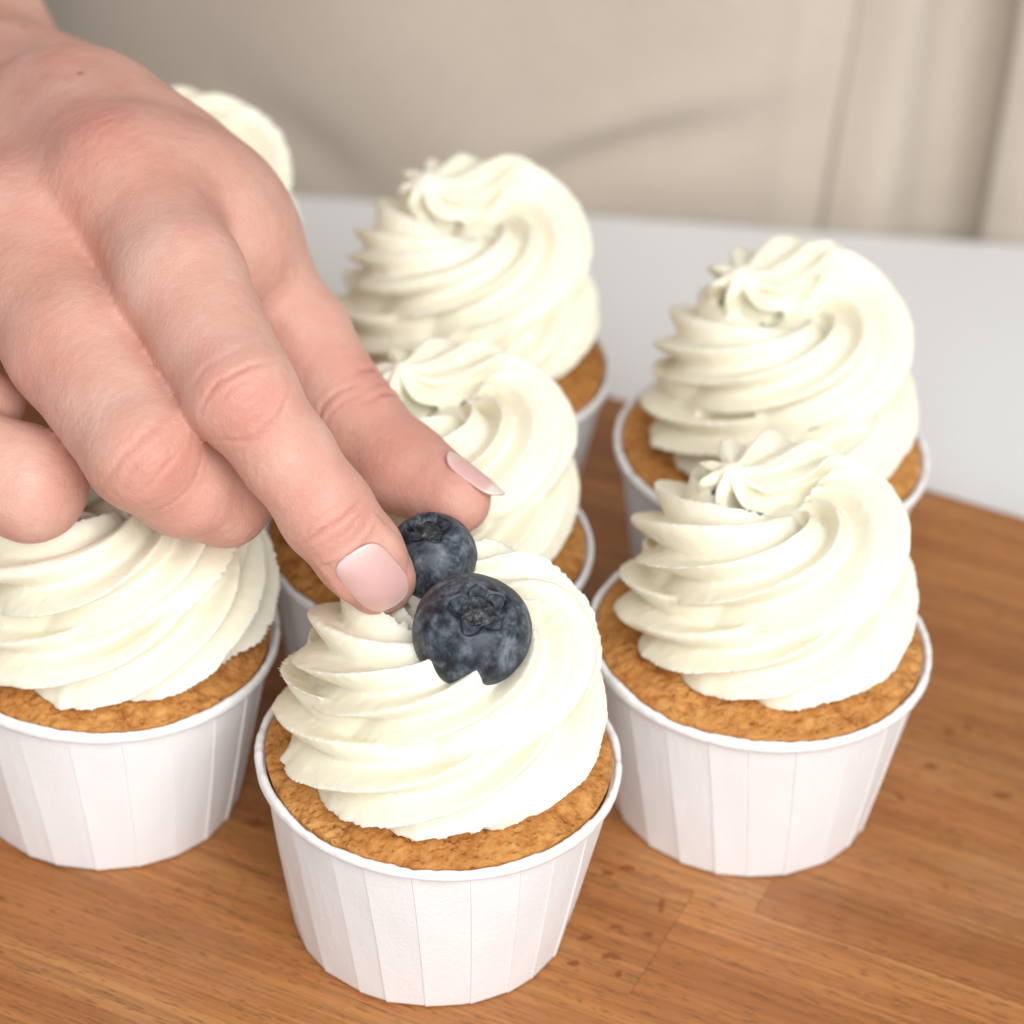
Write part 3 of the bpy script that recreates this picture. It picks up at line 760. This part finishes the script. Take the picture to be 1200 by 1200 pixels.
# nails
def nail(parent, c0, along, nrm, hw, l0, l1, rho, tipfree, lift=.25, fold=.4, ends=None):
    t = along/np.linalg.norm(along); n = nrm-(nrm@t)*t; n /= np.linalg.norm(n); s = np.cross(n, t)
    kv = .012
    if ends is not None:                                  # lie along the finger between two traced points
        e0, e1 = (trace(at(px, py, 480.0), (at(px, py, 700.0)-at(px, py, 480.0))/np.linalg.norm(at(px, py, 700.0)-at(px, py, 480.0))) for px, py in ends)
        t = (e1-e0)/np.linalg.norm(e1-e0); n = nrm-(nrm@t)*t; n /= np.linalg.norm(n); s = np.cross(n, t)
        pm = np.mean(ends, axis=0); em = trace(at(*pm, 480.0), (at(*pm, 700.0)-at(*pm, 480.0))/np.linalg.norm(at(*pm, 700.0)-at(*pm, 480.0)))
        C = em + n*lift; kv = max(.01, float((em-(e0+e1)/2)@n)/(np.linalg.norm(e1-e0)/2)**2)
    else:
        C = trace(c0+n*20, -n) + n*lift
    nu, nvv = 26, 25
    top, bot, fr = [], [], []
    for i in range(nu):
        a = i/(nu-1); l = l0+(l1-l0)*a
        wd = hw*max(.02, 1-abs(2*a-1)**3.2)**.42*(1-.06*a)
        for j in range(nvv):
            b = j/(nvv-1)*2-1
            al = b*wd/rho
            ll = l - .6*b*b*(1-a)*0 
            p = C + t*ll + s*(rho*math.sin(al)) + n*(rho*(math.cos(al)-1) - kv*l*l)
            top.append(p); bot.append(p-n*.45); fr.append(1/(1+math.exp(-(a-tipfree)*60)))
    V2 = np.array(top+bot); g = grid_faces(nu, nvv, False); off = nu*nvv
    F2 = g.tolist()+(g[:, ::-1]+off).tolist()
    bd = [j for j in range(nvv)]+[i*nvv+nvv-1 for i in range(1, nu)]+[(nu-1)*nvv+j for j in range(nvv-2, -1, -1)]+[i*nvv for i in range(nu-2, 0, -1)]
    for q in range(len(bd)):
        p0, p1 = bd[q], bd[(q+1) % len(bd)]; F2.append([p1, p0, p0+off, p1+off])
    o = mesh_obj('fingernail', V2, F2, NAIL, parent); attr(o, 'free', fr+fr); mo = [math.exp(-((q//nvv)/(nu-1)/.16)**2) for q in range(nu*nvv)]; attr(o, 'moon', mo+mo)
    # raise the skin fold round the nail
    d = HP-C; u, v = d@t, d@s; nn = d@n
    k = np.maximum(np.abs(v)/hw, np.where(u < (l0+l1)/2, (l0-u)/3+1, 0))
    disp[HI] += fold*np.exp(-((k-1.12)/.16)**2)*(np.abs(nn) < 6)*np.clip((l1*.55-u)/3, 0, 1)*(u > l0-3)
    return o
person = None
nail_jobs = [
    (at(428, 666, 531.0), RT*.66-UP*.72+FW*.50, view*1.0 - RT*.08 - UP*.06, 5.5, -7.2, 7.8, 7.2, .95, .38, .4, ((421, 661), (457, 704))),
    (at(544, 571, 553.0), RT*.80-UP*.60-FW*.12, RT*.60+UP*.80+view*.10, 5.6, -6.0, 6.6, 6.4, .80, .0, .12),
]
holder = empty('tmp_holder')
nails = [nail(holder, *j) for j in nail_jobs]
V += Nn*disp[:, None]
person = mesh_obj('person', V, Fq, SKIN)
attr(person, 'flush_and_shade', np.clip(np.maximum(flush_and_shade, crease_shade*.85), 0, 1)); attr(person, 'mole', mole)  # crease lines tinted darker in the skin colour to stand in for shade
tag(person, 'person in a beige apron reaching in to set a blueberry on a cupcake', 'person')
for o in nails: o.parent = person
bpy.data.objects.remove(holder)

# ------------------------------------------------------------------ apron (worn by the person)
def apron_y(x, z):
    q = 1-((x-50)/205.0)**2
    y = 315 - 132*np.sqrt(np.clip(q, .02, 1)) 
    y = y - 7*np.exp(-((z-75)/60)**2)                                   # belly
    def fold(x0, z0, x1, z1, amp, wd, ext=30):
        dx, dz = x1-x0, z1-z0; L = math.hypot(dx, dz); t = ((x-x0)*dx+(z-z0)*dz)/L; n = (-(x-x0)*dz+(z-z0)*dx)/L
        bow = n + .0016*(t-L/2)**2
        return amp*np.exp(-(bow/wd)**2)*(1/(1+np.exp(-t/9)))*(1/(1+np.exp((t-L)/ext*3)))
    y = y + fold(-4, -20, 46, 5, 4.5, 7.0) - fold(2, -8, 46, 18, 3.0, 7)
    y = y + fold(-84, -12, -46, -32, 2.5, 8)
    y = y + 9*np.exp(-((x-112)/10.0)**4)
    y = y + 1.2*np.sin((x+.35*z)*.055+1.0)+.8*np.sin((x-.6*z)*.10)
    y = y + 2.5/(1+np.exp(-(x-75)/3.0)) - 1.5*np.exp(-((x-68)/5.0)**2)   # seam beside the tie
    return y
xs = np.linspace(-215, 245, 220); zs = np.linspace(-260, 330, 170)
X, Z = np.meshgrid(xs, zs, indexing='ij'); Y = apron_y(X, Z)
P = np.stack([X, Y, Z], -1).reshape(-1, 3)
P[:, 1] += .5*fbm(P, .03, 3, 5)
back = P.copy(); back[:, 1] += 1.2
g = grid_faces(len(xs), len(zs), False); off = len(P)
bd = [j for j in range(len(zs))]+[i*len(zs)+len(zs)-1 for i in range(1, len(xs))]+[(len(xs)-1)*len(zs)+j for j in range(len(zs)-2, -1, -1)]+[i*len(zs) for i in range(len(xs)-2, 0, -1)]
bd = np.array(bd); b2 = np.roll(bd, -1)
F = np.vstack([g, g[:, ::-1]+off, np.stack([b2, bd, bd+off, b2+off], -1)])
apron = mesh_obj('apron', np.vstack([P, back]), F, LINEN, person)
apron['label'] = 'beige linen apron with soft creases'
def tie(xc, wd, seed, ztop, zbot, lift):
    zz = np.linspace(zbot, ztop, 90); vv = np.linspace(-1, 1, 17)
    Zt, Vt = np.meshgrid(zz, vv, indexing='ij')
    cx = xc + 1.5*np.sin(Zt*.02+seed)
    Xt = cx + Vt*wd/2
    Yt = apron_y(Xt*.3+cx*.7, Zt) - lift - 1.6*(1-Vt**2) - 1.0*np.sin(Vt*2.2+seed)
    Pf = np.stack([Xt, Yt, Zt], -1).reshape(-1, 3); Pb = Pf.copy(); Pb[:, 1] += 1.1
    g = grid_faces(len(zz), len(vv), False); off = len(Pf); m, k = len(zz), len(vv)
    bd = np.array([j for j in range(k)]+[i*k+k-1 for i in range(1, m)]+[(m-1)*k+j for j in range(k-2, -1, -1)]+[i*k for i in range(m-2, 0, -1)]); b2 = np.roll(bd, -1)
    return mesh_obj('apron_tie', np.vstack([Pf, Pb]), np.vstack([g, g[:, ::-1]+off, np.stack([b2, bd, bd+off, b2+off], -1)]), LINEN, apron)
tie(88.5, 17.5, .4, 250, -200, 3.5)
tie(133.0, 21.0, 1.7, 250, -170, 10.0)
